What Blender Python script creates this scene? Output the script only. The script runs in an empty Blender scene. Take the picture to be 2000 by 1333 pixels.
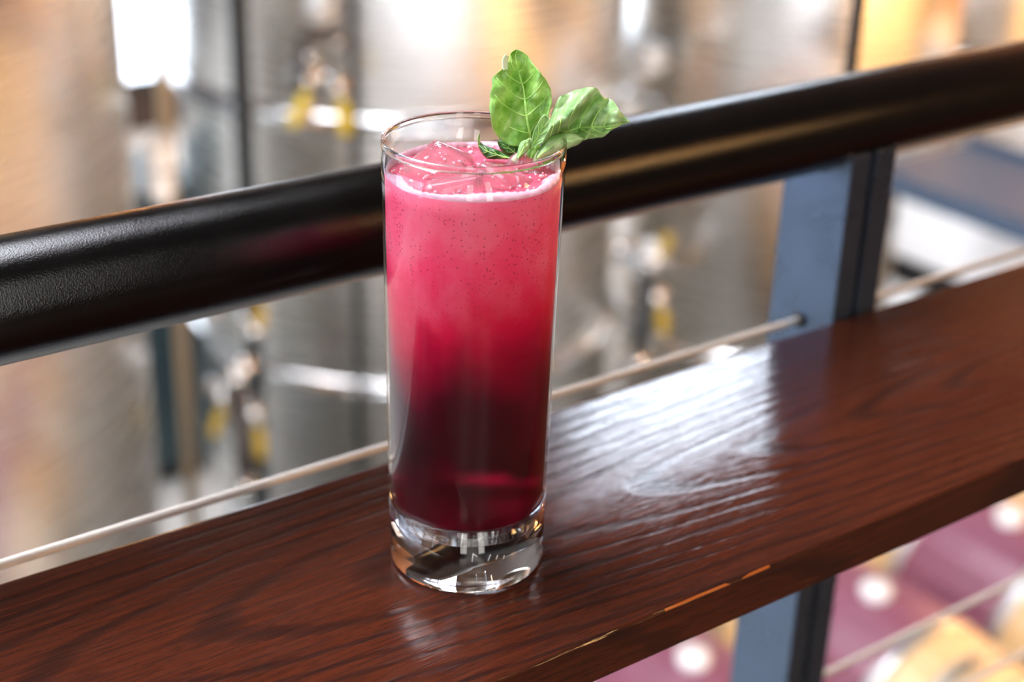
import bpy, bmesh, math, random
from mathutils import Vector, Matrix, noise as mn
random.seed(4)
S = bpy.context.scene
PI = math.pi
# ------------------------------------------------------------------ camera
F = 3020.0
RX = Vector((0.8116551, -0.2259753, 0.5386568))   # world X, Y, Z axes in camera space (x right, y down, z forward)
RY = Vector((-0.5834746, -0.3575382, 0.7291940))
RZ = Vector((0.0278105, -0.9061466, -0.4220485))
CAM = Vector((-0.29281356, -0.42212265, 0.33079675))
cd = bpy.data.cameras.new('camera'); cam = bpy.data.objects.new('camera', cd); S.collection.objects.link(cam); S.camera = cam
right = Vector((RX.x, RY.x, RZ.x)); down = Vector((RX.y, RY.y, RZ.y)); fwd = Vector((RX.z, RY.z, RZ.z))
m = Matrix.Identity(4)
for i in range(3):
    m[i][0] = right[i]; m[i][1] = -down[i]; m[i][2] = -fwd[i]; m[i][3] = CAM[i]
cam.matrix_world = m
cd.sensor_width = 36; cd.lens = F / 2000 * 36; cd.clip_start = 0.01; cd.clip_end = 100
cd.dof.use_dof = True; cd.dof.focus_distance = 0.54; cd.dof.aperture_fstop = 6.2
# ------------------------------------------------------------------ world, light, exposure
W = bpy.data.worlds.new('world'); S.world = W; W.use_nodes = True
W.node_tree.nodes['Background'].inputs[0].default_value = (0.75, 0.86, 1, 1)
W.node_tree.nodes['Background'].inputs[1].default_value = 0.4
S.view_settings.view_transform = 'Standard'; S.view_settings.look = 'None'
S.view_settings.gamma = 1; S.view_settings.use_curve_mapping = False
S.view_settings.exposure = 0.3
try:
    S.cycles.use_denoising = True; S.cycles.max_bounces = 14; S.cycles.transmission_bounces = 12
    S.cycles.transparent_max_bounces = 16; S.cycles.glossy_bounces = 6; S.cycles.diffuse_bounces = 4
    S.cycles.sample_clamp_indirect = 12
except Exception: pass
WIN_FAR = 22.0      # daylight behind the far windows
WIN_LOW = 5.5
WIN_LEFT = 7.5
WIN_NEAR = 20.0
WIN_UPPER = 9.0
CEIL_FILL = 20.0
LAMP = 30.0
LPOW = 950.0    # watts of each big pendant

def px(x, y, depth):                       # a point seen at (x, y) of the photo at a distance along the view axis
    c = Vector(((x - 1000) / F * depth, (y - 666.5) / F * depth, depth))
    return CAM + Vector((RX.dot(c), RY.dot(c), RZ.dot(c)))
def az(a, e, d):                           # azimuth (from +Y towards +X), elevation, horizontal distance
    a = math.radians(a); return Vector((CAM.x + d * math.sin(a), CAM.y + d * math.cos(a), CAM.z + d * math.tan(math.radians(e))))

# ------------------------------------------------------------------ materials
def s2l(c):
    return tuple(((v / 255) / 12.92 if v / 255 <= 0.04045 else ((v / 255 + 0.055) / 1.055) ** 2.4) for v in c) + (1,)
def newmat(name):
    M = bpy.data.materials.new(name); M.use_nodes = True
    nt = M.node_tree; return M, nt, nt.nodes['Principled BSDF'], nt.nodes['Material Output']
def N(nt, t, **kw):
    n = nt.nodes.new(t)
    for k, v in kw.items():
        if hasattr(n, k) and not k.startswith('i_'): setattr(n, k, v)
    return n
def L(nt, a, b): nt.links.new(a, b)
def ramp(nt, fac, stops, interp='LINEAR'):
    r = nt.nodes.new('ShaderNodeValToRGB'); r.color_ramp.interpolation = interp
    el = r.color_ramp.elements
    while len(el) < len(stops): el.new(0.5)
    for e, (p, c) in zip(el, stops):
        e.position = p; e.color = c if len(c) == 4 else tuple(c) + (1,)
    L(nt, fac, r.inputs[0]); return r.outputs[0]
def coords(nt, scale=(1, 1, 1), kind='Object'):
    tc = nt.nodes.new('ShaderNodeTexCoord'); mp = nt.nodes.new('ShaderNodeMapping')
    L(nt, tc.outputs[kind], mp.inputs[0]); mp.inputs['Scale'].default_value = scale
    return mp.outputs[0]
def noise(nt, vec, scale, detail=3, rough=0.5, dist=0):
    n = nt.nodes.new('ShaderNodeTexNoise'); L(nt, vec, n.inputs['Vector'])
    n.inputs['Scale'].default_value = scale; n.inputs['Detail'].default_value = detail
    n.inputs['Roughness'].default_value = rough; n.inputs['Distortion'].default_value = dist
    return n.outputs['Fac']
def math_(nt, op, a, b=None, clamp=False):
    n = nt.nodes.new('ShaderNodeMath'); n.operation = op; n.use_clamp = clamp
    for i, v in enumerate((a, b)):
        if v is None: continue
        if isinstance(v, (int, float)): n.inputs[i].default_value = v
        else: L(nt, v, n.inputs[i])
    return n.outputs[0]
def mix(nt, fac, a, b, blend='MIX'):
    n = nt.nodes.new('ShaderNodeMix'); n.data_type = 'RGBA'; n.blend_type = blend
    for sock, v in ((n.inputs[0], fac), (n.inputs[6], a), (n.inputs[7], b)):
        if isinstance(v, (int, float)): sock.default_value = v
        elif isinstance(v, tuple): sock.default_value = v
        else: L(nt, v, sock)
    return n.outputs[2]
def bump(nt, h, strength, dist=0.001, normal_in=None):
    b = nt.nodes.new('ShaderNodeBump'); b.inputs['Strength'].default_value = strength; b.inputs['Distance'].default_value = dist
    L(nt, h, b.inputs['Height']); return b.outputs[0]
def simple(name, col, rough=0.5, metal=0.0, var=0.08, nscale=20, bmp=0.1, bd=0.002, **kw):
    M, nt, p, o = newmat(name)
    v = coords(nt); n = noise(nt, v, nscale, 4)
    c = s2l(col)
    lo = tuple(x * (1 - var) for x in c[:3]) + (1,); hi = tuple(min(1, x * (1 + var)) for x in c[:3]) + (1,)
    L(nt, mix(nt, n, lo, hi), p.inputs['Base Color'])
    p.inputs['Roughness'].default_value = rough; p.inputs['Metallic'].default_value = metal
    if bmp: L(nt, bump(nt, n, bmp, bd), p.inputs['Normal'])
    for k, val in kw.items(): p.inputs[k.replace('_', ' ')].default_value = val
    return M
def emit(name, col, strength):
    M, nt, p, o = newmat(name); p.inputs['Base Color'].default_value = (0.02, 0.02, 0.02, 1)
    v = coords(nt); n = noise(nt, v, 0.6, 2)
    c = s2l(col); L(nt, mix(nt, n, tuple(x * 0.9 for x in c[:3]) + (1,), c), p.inputs['Emission Color'])
    p.inputs['Emission Strength'].default_value = strength; return M

def wood_mat():
    M, nt, p, o = newmat('stained_oak')
    tc = nt.nodes.new('ShaderNodeTexCoord'); sep = nt.nodes.new('ShaderNodeSeparateXYZ'); L(nt, tc.outputs['Object'], sep.inputs[0])
    X, Y, Z = sep.outputs
    v1 = coords(nt, (2.2, 16, 16)); w1 = noise(nt, v1, 1.6, 3, 0.5)
    xx = math_(nt, 'MULTIPLY', math_(nt, 'SUBTRACT', X, 0.40), 0.10)
    yy = math_(nt, 'ADD', math_(nt, 'SUBTRACT', Y, 0.004), math_(nt, 'MULTIPLY', math_(nt, 'SUBTRACT', w1, 0.5), 0.022))
    yy = math_(nt, 'ADD', yy, math_(nt, 'MULTIPLY', X, 0.035))
    rr = math_(nt, 'SQRT', math_(nt, 'ADD', math_(nt, 'MULTIPLY', xx, xx), math_(nt, 'MULTIPLY', yy, yy)))
    ring = math_(nt, 'SINE', math_(nt, 'MULTIPLY', math_(nt, 'POWER', math_(nt, 'MULTIPLY', rr, 10.0), 0.9), 96.0))
    ring = math_(nt, 'ADD', math_(nt, 'MULTIPLY', ring, 0.5), 0.5)
    vf = coords(nt, (14, 420, 420)); fine = noise(nt, vf, 1.0, 4, 0.65)
    vp = coords(nt, (55, 900, 900)); pore = noise(nt, vp, 1.0, 2, 0.6)
    line = ramp(nt, math_(nt, 'ADD', math_(nt, 'MULTIPLY', ring, 0.72), math_(nt, 'MULTIPLY', fine, 0.45)), [(0.72, (0, 0, 0)), (0.98, (1, 1, 1))])
    pr = ramp(nt, pore, [(0.5, (0, 0, 0)), (0.68, (1, 1, 1))])
    vb = coords(nt, (3, 9, 9)); big = noise(nt, vb, 1.2, 3)
    base = mix(nt, big, s2l((60, 27, 16)), s2l((94, 42, 24)))
    base = mix(nt, ramp(nt, fine, [(0.30, (0, 0, 0)), (0.75, (1, 1, 1))]), base, s2l((52, 23, 15)))
    base = mix(nt, math_(nt, 'MULTIPLY', line, 0.66), base, s2l((28, 17, 16)))
    base = mix(nt, math_(nt, 'MULTIPLY', pr, 0.45), base, s2l((24, 13, 11)))
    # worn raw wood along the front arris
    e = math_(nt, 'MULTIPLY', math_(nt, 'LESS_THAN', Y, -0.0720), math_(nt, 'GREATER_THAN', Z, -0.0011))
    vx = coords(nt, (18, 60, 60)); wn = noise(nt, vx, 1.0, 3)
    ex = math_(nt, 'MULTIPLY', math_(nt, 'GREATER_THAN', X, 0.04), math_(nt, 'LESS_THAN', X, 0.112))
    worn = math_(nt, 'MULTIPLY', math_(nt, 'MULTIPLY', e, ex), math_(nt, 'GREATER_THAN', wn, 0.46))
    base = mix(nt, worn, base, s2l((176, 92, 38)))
    L(nt, base, p.inputs['Base Color'])
    h = math_(nt, 'SUBTRACT', math_(nt, 'SUBTRACT', math_(nt, 'MULTIPLY', big, 0.6), math_(nt, 'MULTIPLY', line, 0.8)), math_(nt, 'MULTIPLY', pr, 0.25))
    L(nt, bump(nt, h, 0.17, 0.0006), p.inputs['Normal'])
    vr = coords(nt, (30, 160, 160)); rn = noise(nt, vr, 1.0, 3)
    L(nt, ramp(nt, rn, [(0.3, (0.10,) * 3), (0.7, (0.2,) * 3)]), p.inputs['Roughness'])
    p.inputs['Coat Weight'].default_value = 0.0; p.inputs['Coat Roughness'].default_value = 0.14
    p.inputs['Specular IOR Level'].default_value = 0.5
    return M
def steel_mat(name, col, rough, aniso, lines=60, dirt=0.15):
    M, nt, p, o = newmat(name)
    v = coords(nt, (1, 1, lines)); n = noise(nt, v, 2.0, 3); v2 = coords(nt); n2 = noise(nt, v2, 1.3, 3)
    c = s2l(col); d = tuple(x * (1 - dirt) for x in c[:3]) + (1,)
    L(nt, mix(nt, n2, d, c), p.inputs['Base Color']); p.inputs['Metallic'].default_value = 1
    L(nt, ramp(nt, n, [(0.3, (rough * 0.85,) * 3), (0.7, (rough * 1.2,) * 3)]), p.inputs['Roughness'])
    if aniso:
        t = nt.nodes.new('ShaderNodeTangent'); t.direction_type = 'RADIAL'; t.axis = 'Z'
        L(nt, t.outputs[0], p.inputs['Tangent']); p.inputs['Anisotropic'].default_value = aniso
    return M
def glass_wall_mat():
    M, nt, p, o = newmat('clear_thin_glass'); nt.nodes.remove(p)
    tr = nt.nodes.new('ShaderNodeBsdfTransparent'); gl = nt.nodes.new('ShaderNodeBsdfGlossy'); fr = nt.nodes.new('ShaderNodeFresnel'); mx = nt.nodes.new('ShaderNodeMixShader')
    nt.nodes.remove(fr); ge = nt.nodes.new('ShaderNodeNewGeometry'); dp = nt.nodes.new('ShaderNodeVectorMath'); dp.operation = 'DOT_PRODUCT'
    L(nt, ge.outputs['Incoming'], dp.inputs[0]); L(nt, ge.outputs['Normal'], dp.inputs[1])
    fz = math_(nt, 'ADD', math_(nt, 'MULTIPLY', math_(nt, 'POWER', math_(nt, 'SUBTRACT', 1.0, math_(nt, 'ABSOLUTE', dp.outputs['Value'])), 5.0), 0.90), 0.03)
    gl.inputs['Roughness'].default_value = 0.015; gl.inputs['Color'].default_value = (1, 1, 1, 1)
    v = coords(nt); n = noise(nt, v, 160, 2); L(nt, bump(nt, n, 0.02, 0.0005), gl.inputs['Normal'])
    tr.inputs['Color'].default_value = (0.985, 0.985, 0.99, 1)
    L(nt, fz, mx.inputs[0]); L(nt, tr.outputs[0], mx.inputs[1]); L(nt, gl.outputs[0], mx.inputs[2]); L(nt, mx.outputs[0], o.inputs['Surface'])
    return M
def glass_solid_mat():
    M, nt, p, o = newmat('clear_thick_glass')
    p.inputs['Transmission Weight'].default_value = 1; p.inputs['Roughness'].default_value = 0.0; p.inputs['IOR'].default_value = 1.5
    v = coords(nt); n = noise(nt, v, 55, 2)
    L(nt, mix(nt, n, (0.99, 1, 1, 1), (1, 1, 1, 1)), p.inputs['Base Color'])
    L(nt, bump(nt, n, 0.05, 0.001), p.inputs['Normal'])
    return M
def liquid_mat():
    M, nt, p, o = newmat('berry_drink')
    tc = nt.nodes.new('ShaderNodeTexCoord'); sep = nt.nodes.new('ShaderNodeSeparateXYZ'); L(nt, tc.outputs['Object'], sep.inputs[0])
    X, Y, Z = sep.outputs
    v = coords(nt, (1, 1, 0.8)); n = noise(nt, v, 26, 4, 0.55, 0.6); n2 = noise(nt, v, 75, 4, 0.6)
    hz = math_(nt, 'DIVIDE', Z, 0.16)
    hz = math_(nt, 'ADD', hz, math_(nt, 'MULTIPLY', math_(nt, 'SUBTRACT', n, 0.5), 0.28))
    col = ramp(nt, hz, [(0.10, s2l((96, 0, 24))), (0.20, s2l((72, 0, 20))), (0.34, s2l((88, 0, 28))), (0.45, s2l((152, 0, 44))), (0.57, s2l((214, 16, 66))), (0.70, s2l((244, 70, 112))), (0.95, s2l((255, 140, 168)))])
    cl = ramp(nt, n2, [(0.42, (0, 0, 0)), (0.75, (1, 1, 1))])
    up = ramp(nt, hz, [(0.5, (0, 0, 0)), (0.85, (1, 1, 1))])
    col = mix(nt, math_(nt, 'MULTIPLY', math_(nt, 'MULTIPLY', cl, up), 0.55), col, s2l((255, 176, 190)))
    # darker berry specks held in the upper half
    vo = nt.nodes.new('ShaderNodeTexVoronoi'); vo.inputs['Scale'].default_value = 950; L(nt, tc.outputs['Object'], vo.inputs['Vector'])
    keep = nt.nodes.new('ShaderNodeSeparateColor'); L(nt, vo.outputs['Color'], keep.inputs[0])
    clump = noise(nt, coords(nt), 120, 2)
    sp = math_(nt, 'MULTIPLY', math_(nt, 'LESS_THAN', math_(nt, 'ADD', vo.outputs['Distance'], math_(nt, 'MULTIPLY', noise(nt, coords(nt), 900, 2), 0.3)), 0.42), math_(nt, 'GREATER_THAN', math_(nt, 'ADD', math_(nt, 'MULTIPLY', keep.outputs[0], 0.55), math_(nt, 'MULTIPLY', clump, 0.75)), 0.76))
    spz = ramp(nt, math_(nt, 'DIVIDE', Z, 0.16), [(0.5, (0, 0, 0)), (0.68, (1, 1, 1))])
    col = mix(nt, math_(nt, 'MULTIPLY', math_(nt, 'MULTIPLY', sp, spz), 0.75), col, s2l((150, 12, 44)))
    L(nt, col, p.inputs['Base Color'])
    tw = ramp(nt, hz, [(0.26, (0.85,) * 3), (0.50, (0.2,) * 3), (0.7, (0.05,) * 3)])
    L(nt, tw, p.inputs['Transmission Weight'])
    L(nt, ramp(nt, hz, [(0.3, (0.32,) * 3), (0.7, (0.38,) * 3)]), p.inputs['Roughness'])
    p.inputs['IOR'].default_value = 1.34; p.inputs['Specular IOR Level'].default_value = 0.12
    # cloudy part lets light through from behind
    tl = nt.nodes.new('ShaderNodeBsdfTranslucent'); L(nt, mix(nt, 0.3, col, s2l((255, 200, 215))), tl.inputs['Color'])
    ms = nt.nodes.new('ShaderNodeMixShader'); L(nt, math_(nt, 'MULTIPLY', up, 0.45), ms.inputs[0])
    L(nt, p.outputs[0], ms.inputs[1]); L(nt, tl.outputs[0], ms.inputs[2]); L(nt, ms.outputs[0], o.inputs['Surface'])
    return M
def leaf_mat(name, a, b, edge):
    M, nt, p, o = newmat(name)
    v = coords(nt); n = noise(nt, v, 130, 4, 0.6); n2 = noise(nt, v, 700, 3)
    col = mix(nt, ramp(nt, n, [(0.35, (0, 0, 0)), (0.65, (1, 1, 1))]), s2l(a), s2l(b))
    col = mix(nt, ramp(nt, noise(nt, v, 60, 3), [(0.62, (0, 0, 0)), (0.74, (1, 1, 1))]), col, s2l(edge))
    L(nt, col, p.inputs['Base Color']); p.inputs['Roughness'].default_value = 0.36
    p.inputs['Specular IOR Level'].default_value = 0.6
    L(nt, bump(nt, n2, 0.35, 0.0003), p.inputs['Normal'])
    tl = nt.nodes.new('ShaderNodeBsdfTranslucent'); L(nt, mix(nt, 0.5, col, s2l((170, 215, 40))), tl.inputs['Color'])
    ms = nt.nodes.new('ShaderNodeMixShader'); ms.inputs[0].default_value = 0.22
    L(nt, p.outputs[0], ms.inputs[1]); L(nt, tl.outputs[0], ms.inputs[2]); L(nt, ms.outputs[0], o.inputs['Surface'])
    return M
def ice_mat():
    M, nt, p, o = newmat('ice')
    v = coords(nt); n = noise(nt, v, 90, 4)
    L(nt, mix(nt, n, (1, 0.80, 0.86, 1), (1, 0.93, 0.96, 1)), p.inputs['Base Color'])
    p.inputs['Transmission Weight'].default_value = 0.92; p.inputs['Roughness'].default_value = 0.06; p.inputs['IOR'].default_value = 1.31
    L(nt, bump(nt, n, 0.35, 0.001), p.inputs['Normal'])
    return M
def stave_mat():
    M, nt, p, o = newmat('barrel_oak')
    tc = nt.nodes.new('ShaderNodeTexCoord'); sep = nt.nodes.new('ShaderNodeSeparateXYZ'); L(nt, tc.outputs['Object'], sep.inputs[0])
    oi = nt.nodes.new('ShaderNodeObjectInfo')
    v = coords(nt, (30, 3, 30)); n = noise(nt, v, 1.2, 3)
    tan = mix(nt, n, s2l((214, 172, 112)), s2l((240, 208, 156)))
    tan = mix(nt, math_(nt, 'MULTIPLY', oi.outputs['Random'], 0.35), tan, s2l((226, 178, 120)))
    wine = mix(nt, n, s2l((118, 60, 78)), s2l((152, 94, 114)))
    band = math_(nt, 'LESS_THAN', math_(nt, 'ABSOLUTE', math_(nt, 'ADD', sep.outputs[1], math_(nt, 'MULTIPLY', math_(nt, 'SUBTRACT', n, 0.5), 0.01))), 0.17)
    L(nt, mix(nt, band, tan, wine), p.inputs['Base Color']); p.inputs['Roughness'].default_value = 0.4
    L(nt, bump(nt, n, 0.2, 0.002), p.inputs['Normal'])
    return M
def hammered(name, col, rough, metal, sc=420, st=0.5):
    M, nt, p, o = newmat(name)
    v = coords(nt); n = noise(nt, v, sc, 3, 0.6); n2 = noise(nt, v, 45, 3)
    c = s2l(col); L(nt, mix(nt, n2, tuple(x * 0.75 for x in c[:3]) + (1,), c), p.inputs['Base Color'])
    L(nt, ramp(nt, n2, [(0.3, (rough * 0.8,) * 3), (0.7, (rough * 1.2,) * 3)]), p.inputs['Roughness']); p.inputs['Metallic'].default_value = metal
    L(nt, bump(nt, n, st, 0.0004), p.inputs['Normal'])
    return M
MT = dict(
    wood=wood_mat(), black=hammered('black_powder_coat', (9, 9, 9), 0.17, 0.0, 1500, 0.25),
    post=hammered('blackened_steel', (84, 97, 114), 0.30, 0.75, 420, 0.9),
    cable=simple('stainless_cable', (226, 222, 214), 0.3, 0.55), ferrule=simple('rubber_black', (14, 14, 14), 0.5),
    tank=steel_mat('brushed_stainless', (226, 223, 218), 0.25, 0.75), tank2=steel_mat('polished_stainless', (225, 224, 222), 0.14, 0),
    copperpipe=simple('tan_pipe', (196, 170, 136), 0.35, 0.6), darkpipe=simple('dark_pipe', (44, 52, 56), 0.4, 0.3),
    hose=simple('dark_hose', (52, 46, 46), 0.5), palehose=simple('pale_hose', (150, 160, 165), 0.4), yellow=simple('yellow_grip', (232, 206, 20), 0.45),
    white=simple('white_enamel', (236, 240, 240), 0.35), darkgap=simple('dark_panel', (16, 18, 20), 0.5), blue=simple('blue_grey_paint', (66, 84, 104), 0.5),
    stave=stave_mat(), hoop=steel_mat('galvanised_hoop', (215, 220, 222), 0.35, 0), head=simple('barrel_head', (222, 186, 132), 0.45, nscale=40),
    bung=simple('white_silicone', (244, 244, 238), 0.45), rack=simple('rack_steel', (60, 62, 66), 0.5, 0.4),
    floor=simple('sealed_concrete', (172, 172, 166), 0.5, nscale=1.5), plaster=simple('warm_brick_paint', (150, 132, 116), 0.7, nscale=3), darkwall=simple('dark_upper_wall', (52, 46, 42), 0.7, nscale=3),
    brick=simple('warm_brown_panelling', (176, 112, 66), 0.6, nscale=6), deck=simple('deck_boards', (70, 52, 42), 0.5),
    ceil=simple('ceiling_paint', (60, 56, 54), 0.7, nscale=2), frame=simple('window_steel', (40, 42, 44), 0.4),
    glass=glass_wall_mat(), base=glass_solid_mat(), liquid=liquid_mat(), ice=ice_mat(),
    foam=simple('pink_foam', (246, 178, 198), 0.4, nscale=420, bmp=0.9, bd=0.0005, var=0.4), bubble=simple('bubble_film', (255, 214, 226), 0.08),
    leafA=leaf_mat('basil_bright', (88, 152, 26), (170, 218, 112), (60, 108, 12)), leafB=leaf_mat('basil_pale', (112, 166, 80), (196, 228, 170), (62, 100, 38)),
    leafD=leaf_mat('basil_shaded', (28, 78, 18), (52, 110, 30), (20, 50, 14)), vein=simple('basil_vein', (176, 222, 120), 0.45), stem=simple('basil_stem', (206, 228, 178), 0.4),  # shade on the two low leaves is put into the dark green
    foldpale=leaf_mat('basil_fold', (214, 240, 206), (232, 248, 226), (196, 228, 180)),
    teal=simple('dark_teal_paint', (38, 58, 62), 0.5),
    shadeyellow=simple('shaded_yellow_grip', (176, 148, 34), 0.5),  # yellow of the lower grips, with their shade put into the colour
    etch=simple('frosted_mark', (230, 236, 240), 0.5),
    w_far=emit('daylight_far', (226, 238, 255), WIN_FAR), w_low=emit('daylight_low', (228, 240, 255), WIN_LOW), w_left=emit('daylight_left', (206, 226, 255), WIN_LEFT),
    w_near=emit('daylight_near', (240, 244, 255), WIN_NEAR), w_upper=emit('daylight_upper', (240, 236, 230), WIN_UPPER), ceil_fill=emit('added_ceiling_glow', (244, 246, 255), CEIL_FILL), lamp=emit('lamp_glow', (255, 170, 90), LAMP), shade=simple('lamp_shade_enamel', (40, 34, 30), 0.4),
)

# ------------------------------------------------------------------ builders
def link(name, me, mat, parent=None, smooth=True, loc=None):
    o = bpy.data.objects.new(name, me); S.collection.objects.link(o)
    if mat is not None and not me.materials: me.materials.append(mat)
    if smooth: me.polygons.foreach_set('use_smooth', [True] * len(me.polygons))
    if parent: o.parent = parent
    if loc is not None: o.location = loc
    return o
def obj(name, bm, mat, parent=None, smooth=True, loc=None):
    me = bpy.data.meshes.new(name); bmesh.ops.recalc_face_normals(bm, faces=bm.faces[:]); bm.to_mesh(me); bm.free()
    return link(name, me, mat, parent, smooth, loc)
def tag(o, label, cat, group=None, kind=None):
    o['label'] = label
    if cat: o['category'] = cat
    if group: o['group'] = group
    if kind: o['kind'] = kind
    return o
def thing(name, label, cat, loc=(0, 0, 0), rz=0, group=None):
    o = bpy.data.objects.new(name, None); S.collection.objects.link(o); o.location = loc; o.rotation_euler = (0, 0, rz); o.empty_display_size = 0.05
    return tag(o, label, cat, group)
def struct(name, bm, mat, parent=None, label=None):
    o = obj(name, bm, mat, parent, smooth=False)
    if not parent: o['kind'] = 'structure'
    if label: o['label'] = label
    return o
def copy_tree(o, parent=None):
    c = o.copy(); S.collection.objects.link(c)
    if parent: c.parent = parent
    for ch in list(o.children): copy_tree(ch, c)
    return c
def box(bm, a, b, bev=0, seg=2):
    t = bmesh.new(); bmesh.ops.create_cube(t, size=1)
    for v in t.verts: v.co = Vector([(a[i] + b[i]) / 2 + v.co[i] * (b[i] - a[i]) for i in range(3)])
    if bev: bmesh.ops.bevel(t, geom=t.edges[:], offset=bev, segments=seg, affect='EDGES', profile=0.5)
    me = bpy.data.meshes.new('tmp'); t.to_mesh(me); t.free(); bm.from_mesh(me); bpy.data.meshes.remove(me)
    return bm
def B(a, b, bev=0, seg=2): return box(bmesh.new(), a, b, bev, seg)
def lathe(bm, prof, n=64, axis='Z', c=(0, 0, 0), close=False):
    rows = []
    for r, z in prof:
        if r < 1e-7: rows.append([bm.verts.new((0, 0, z))])
        else: rows.append([bm.verts.new((r * math.cos(2 * PI * i / n), r * math.sin(2 * PI * i / n), z)) for i in range(n)])
    pairs = list(zip(rows, rows[1:])) + ([(rows[-1], rows[0])] if close else [])
    for A, Bn in pairs:
        for i in range(n):
            j = (i + 1) % n
            if len(A) == 1 and len(Bn) == 1: continue
            if len(A) == 1: bm.faces.new((A[0], Bn[i], Bn[j]))
            elif len(Bn) == 1: bm.faces.new((A[i], A[j], Bn[0]))
            else: bm.faces.new((A[i], A[j], Bn[j], Bn[i]))
    rot = {'Z': Matrix.Identity(3), 'X': Matrix.Rotation(PI / 2, 3, 'Y'), 'Y': Matrix.Rotation(-PI / 2, 3, 'X')}[axis]
    for row in rows:
        for v in row: v.co = rot @ v.co + Vector(c)
    return bm
def tube(bm, pts, r, n=10, caps=True):
    pts = [Vector(p) for p in pts]; rows = []
    up = Vector((0, 0, 1)) if abs((pts[1] - pts[0]).normalized().z) < 0.9 else Vector((1, 0, 0))
    t0 = (pts[1] - pts[0]).normalized(); u = t0.cross(up).normalized()
    for i, p in enumerate(pts):
        t = (pts[min(i + 1, len(pts) - 1)] - pts[max(i - 1, 0)]).normalized()
        u = (u - t * u.dot(t)).normalized(); w = t.cross(u)
        rad = r[i] if isinstance(r, (list, tuple)) else r
        rows.append([bm.verts.new(p + (u * math.cos(2 * PI * k / n) + w * math.sin(2 * PI * k / n)) * rad) for k in range(n)])
    for A, Bn in zip(rows, rows[1:]):
        for k in range(n): bm.faces.new((A[k], A[(k + 1) % n], Bn[(k + 1) % n], Bn[k]))
    if caps: bm.faces.new(rows[0]); bm.faces.new(rows[-1])
    return bm
def spline(pts, n=8):
    pts = [Vector(p) for p in pts]; out = []
    P = [pts[0]] + pts + [pts[-1]]
    for i in range(1, len(P) - 2):
        for k in range(n):
            t = k / n; a, b, c, d = P[i - 1], P[i], P[i + 1], P[i + 2]
            out.append(0.5 * ((2 * b) + (-a + c) * t + (2 * a - 5 * b + 4 * c - d) * t * t + (-a + 3 * b - 3 * c + d) * t ** 3))
    out.append(pts[-1]); return out

# ------------------------------------------------------------------ the hall
X0, X1, Y0, Y1, ZF, ZC, ZM = -7.0, 13.0, -5.0, 9.6, -3.0, 8.6, -1.05
struct('floor', B((X0, Y0, ZF - 0.1), (X1, Y1, ZF)), MT['floor'], label='pale polished concrete floor of the tank hall')
struct('ceiling', B((X0, Y0, ZC), (X1, Y1, ZC + 0.1)), MT['ceil'])
struct('wall_far', B((X0, Y1, ZF), (X1, Y1 + 0.1, ZC)), MT['darkwall'])
struct('wall_left', B((X0 - 0.1, Y0, ZF), (X0, Y1, ZC)), MT['plaster'])
struct('wall_right', B((X1, Y0, ZF), (X1 + 0.1, Y1, ZC)), MT['brick'])
struct('wall_near', B((X0, Y0 - 0.1, ZF), (X1, Y0, ZC)), MT['darkwall'])
# raised deck the railing stands on
t = tag(bpy.data.objects.new('mezzanine_floor', None), 'raised timber deck that the railing stands on', None, kind='structure'); S.collection.objects.link(t)
obj('edge_beam', B((X0, 0.03, ZM - 0.28), (X1, 0.19, ZM)), MT['post'], t, smooth=False)
for i in range(12):
    y = Y0 + 0.02 + i * 0.42
    obj('plank', B((X0, y, ZM - 0.05), (X1, min(y + 0.41, 0.03), ZM)), MT['deck'], t, smooth=False)
wn = 0
def window(axis, pos, a0, a1, z0, z1, mat, nx, nz):
    global wn; wn += 1
    e = bpy.data.objects.new('window_%d' % wn, None); S.collection.objects.link(e); e['kind'] = 'structure'
    def bb(u0, u1, w0, w1, d0, d1, bev=0):
        if axis == 'Y': return B((u0, pos - d1, w0), (u1, pos - d0, w1))
        if axis == 'y': return B((u0, pos + d0, w0), (u1, pos + d1, w1))
        if axis == 'X': return B((pos + d0, u0, w0), (pos + d1, u1, w1))
        return B((u0, w0, pos - d1), (u1, w1, pos - d0))
    du, dz = (a1 - a0) / nx, (z1 - z0) / nz
    for i in range(nx):
        for j in range(nz):
            obj('window_pane', bb(a0 + i * du + 0.03, a0 + (i + 1) * du - 0.03, z0 + j * dz + 0.03, z0 + (j + 1) * dz - 0.03, 0.005, 0.03), mat, e, smooth=False)
    fb = bmesh.new()
    for i in range(nx + 1):
        tmp = bb(a0 + i * du - 0.03, a0 + i * du + 0.03, z0 - 0.03, z1 + 0.03, 0.0, 0.06); me = bpy.data.meshes.new('t'); tmp.to_mesh(me); tmp.free(); fb.from_mesh(me); bpy.data.meshes.remove(me)
    for j in range(nz + 1):
        tmp = bb(a0, a1, z0 + j * dz - 0.03, z0 + j * dz + 0.03, 0.0, 0.055); me = bpy.data.meshes.new('t'); tmp.to_mesh(me); tmp.free(); fb.from_mesh(me); bpy.data.meshes.remove(me)
    obj('window_frame', fb, MT['frame'], e, smooth=False)
window('Y', Y1, 7.8, 10.2, 4.4, 7.0, MT['w_far'], 3, 3)
window('Y', Y1, 0.6, 5.0, -2.65, 1.2, MT['w_low'], 3, 4)
window('X', X0, 1.0, 8.6, -1.4, 3.4, MT['w_left'], 5, 4)
window('y', Y0, -6.0, 2.0, -2.7, -1.5, MT['w_near'], 8, 1)
window('y', Y0, -4.6, -3.4, -0.2, 6.0, MT['w_upper'], 1, 4)
window('y', Y0, -1.7, -0.9, -0.2, 6.0, MT['w_upper'], 1, 4)
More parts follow.
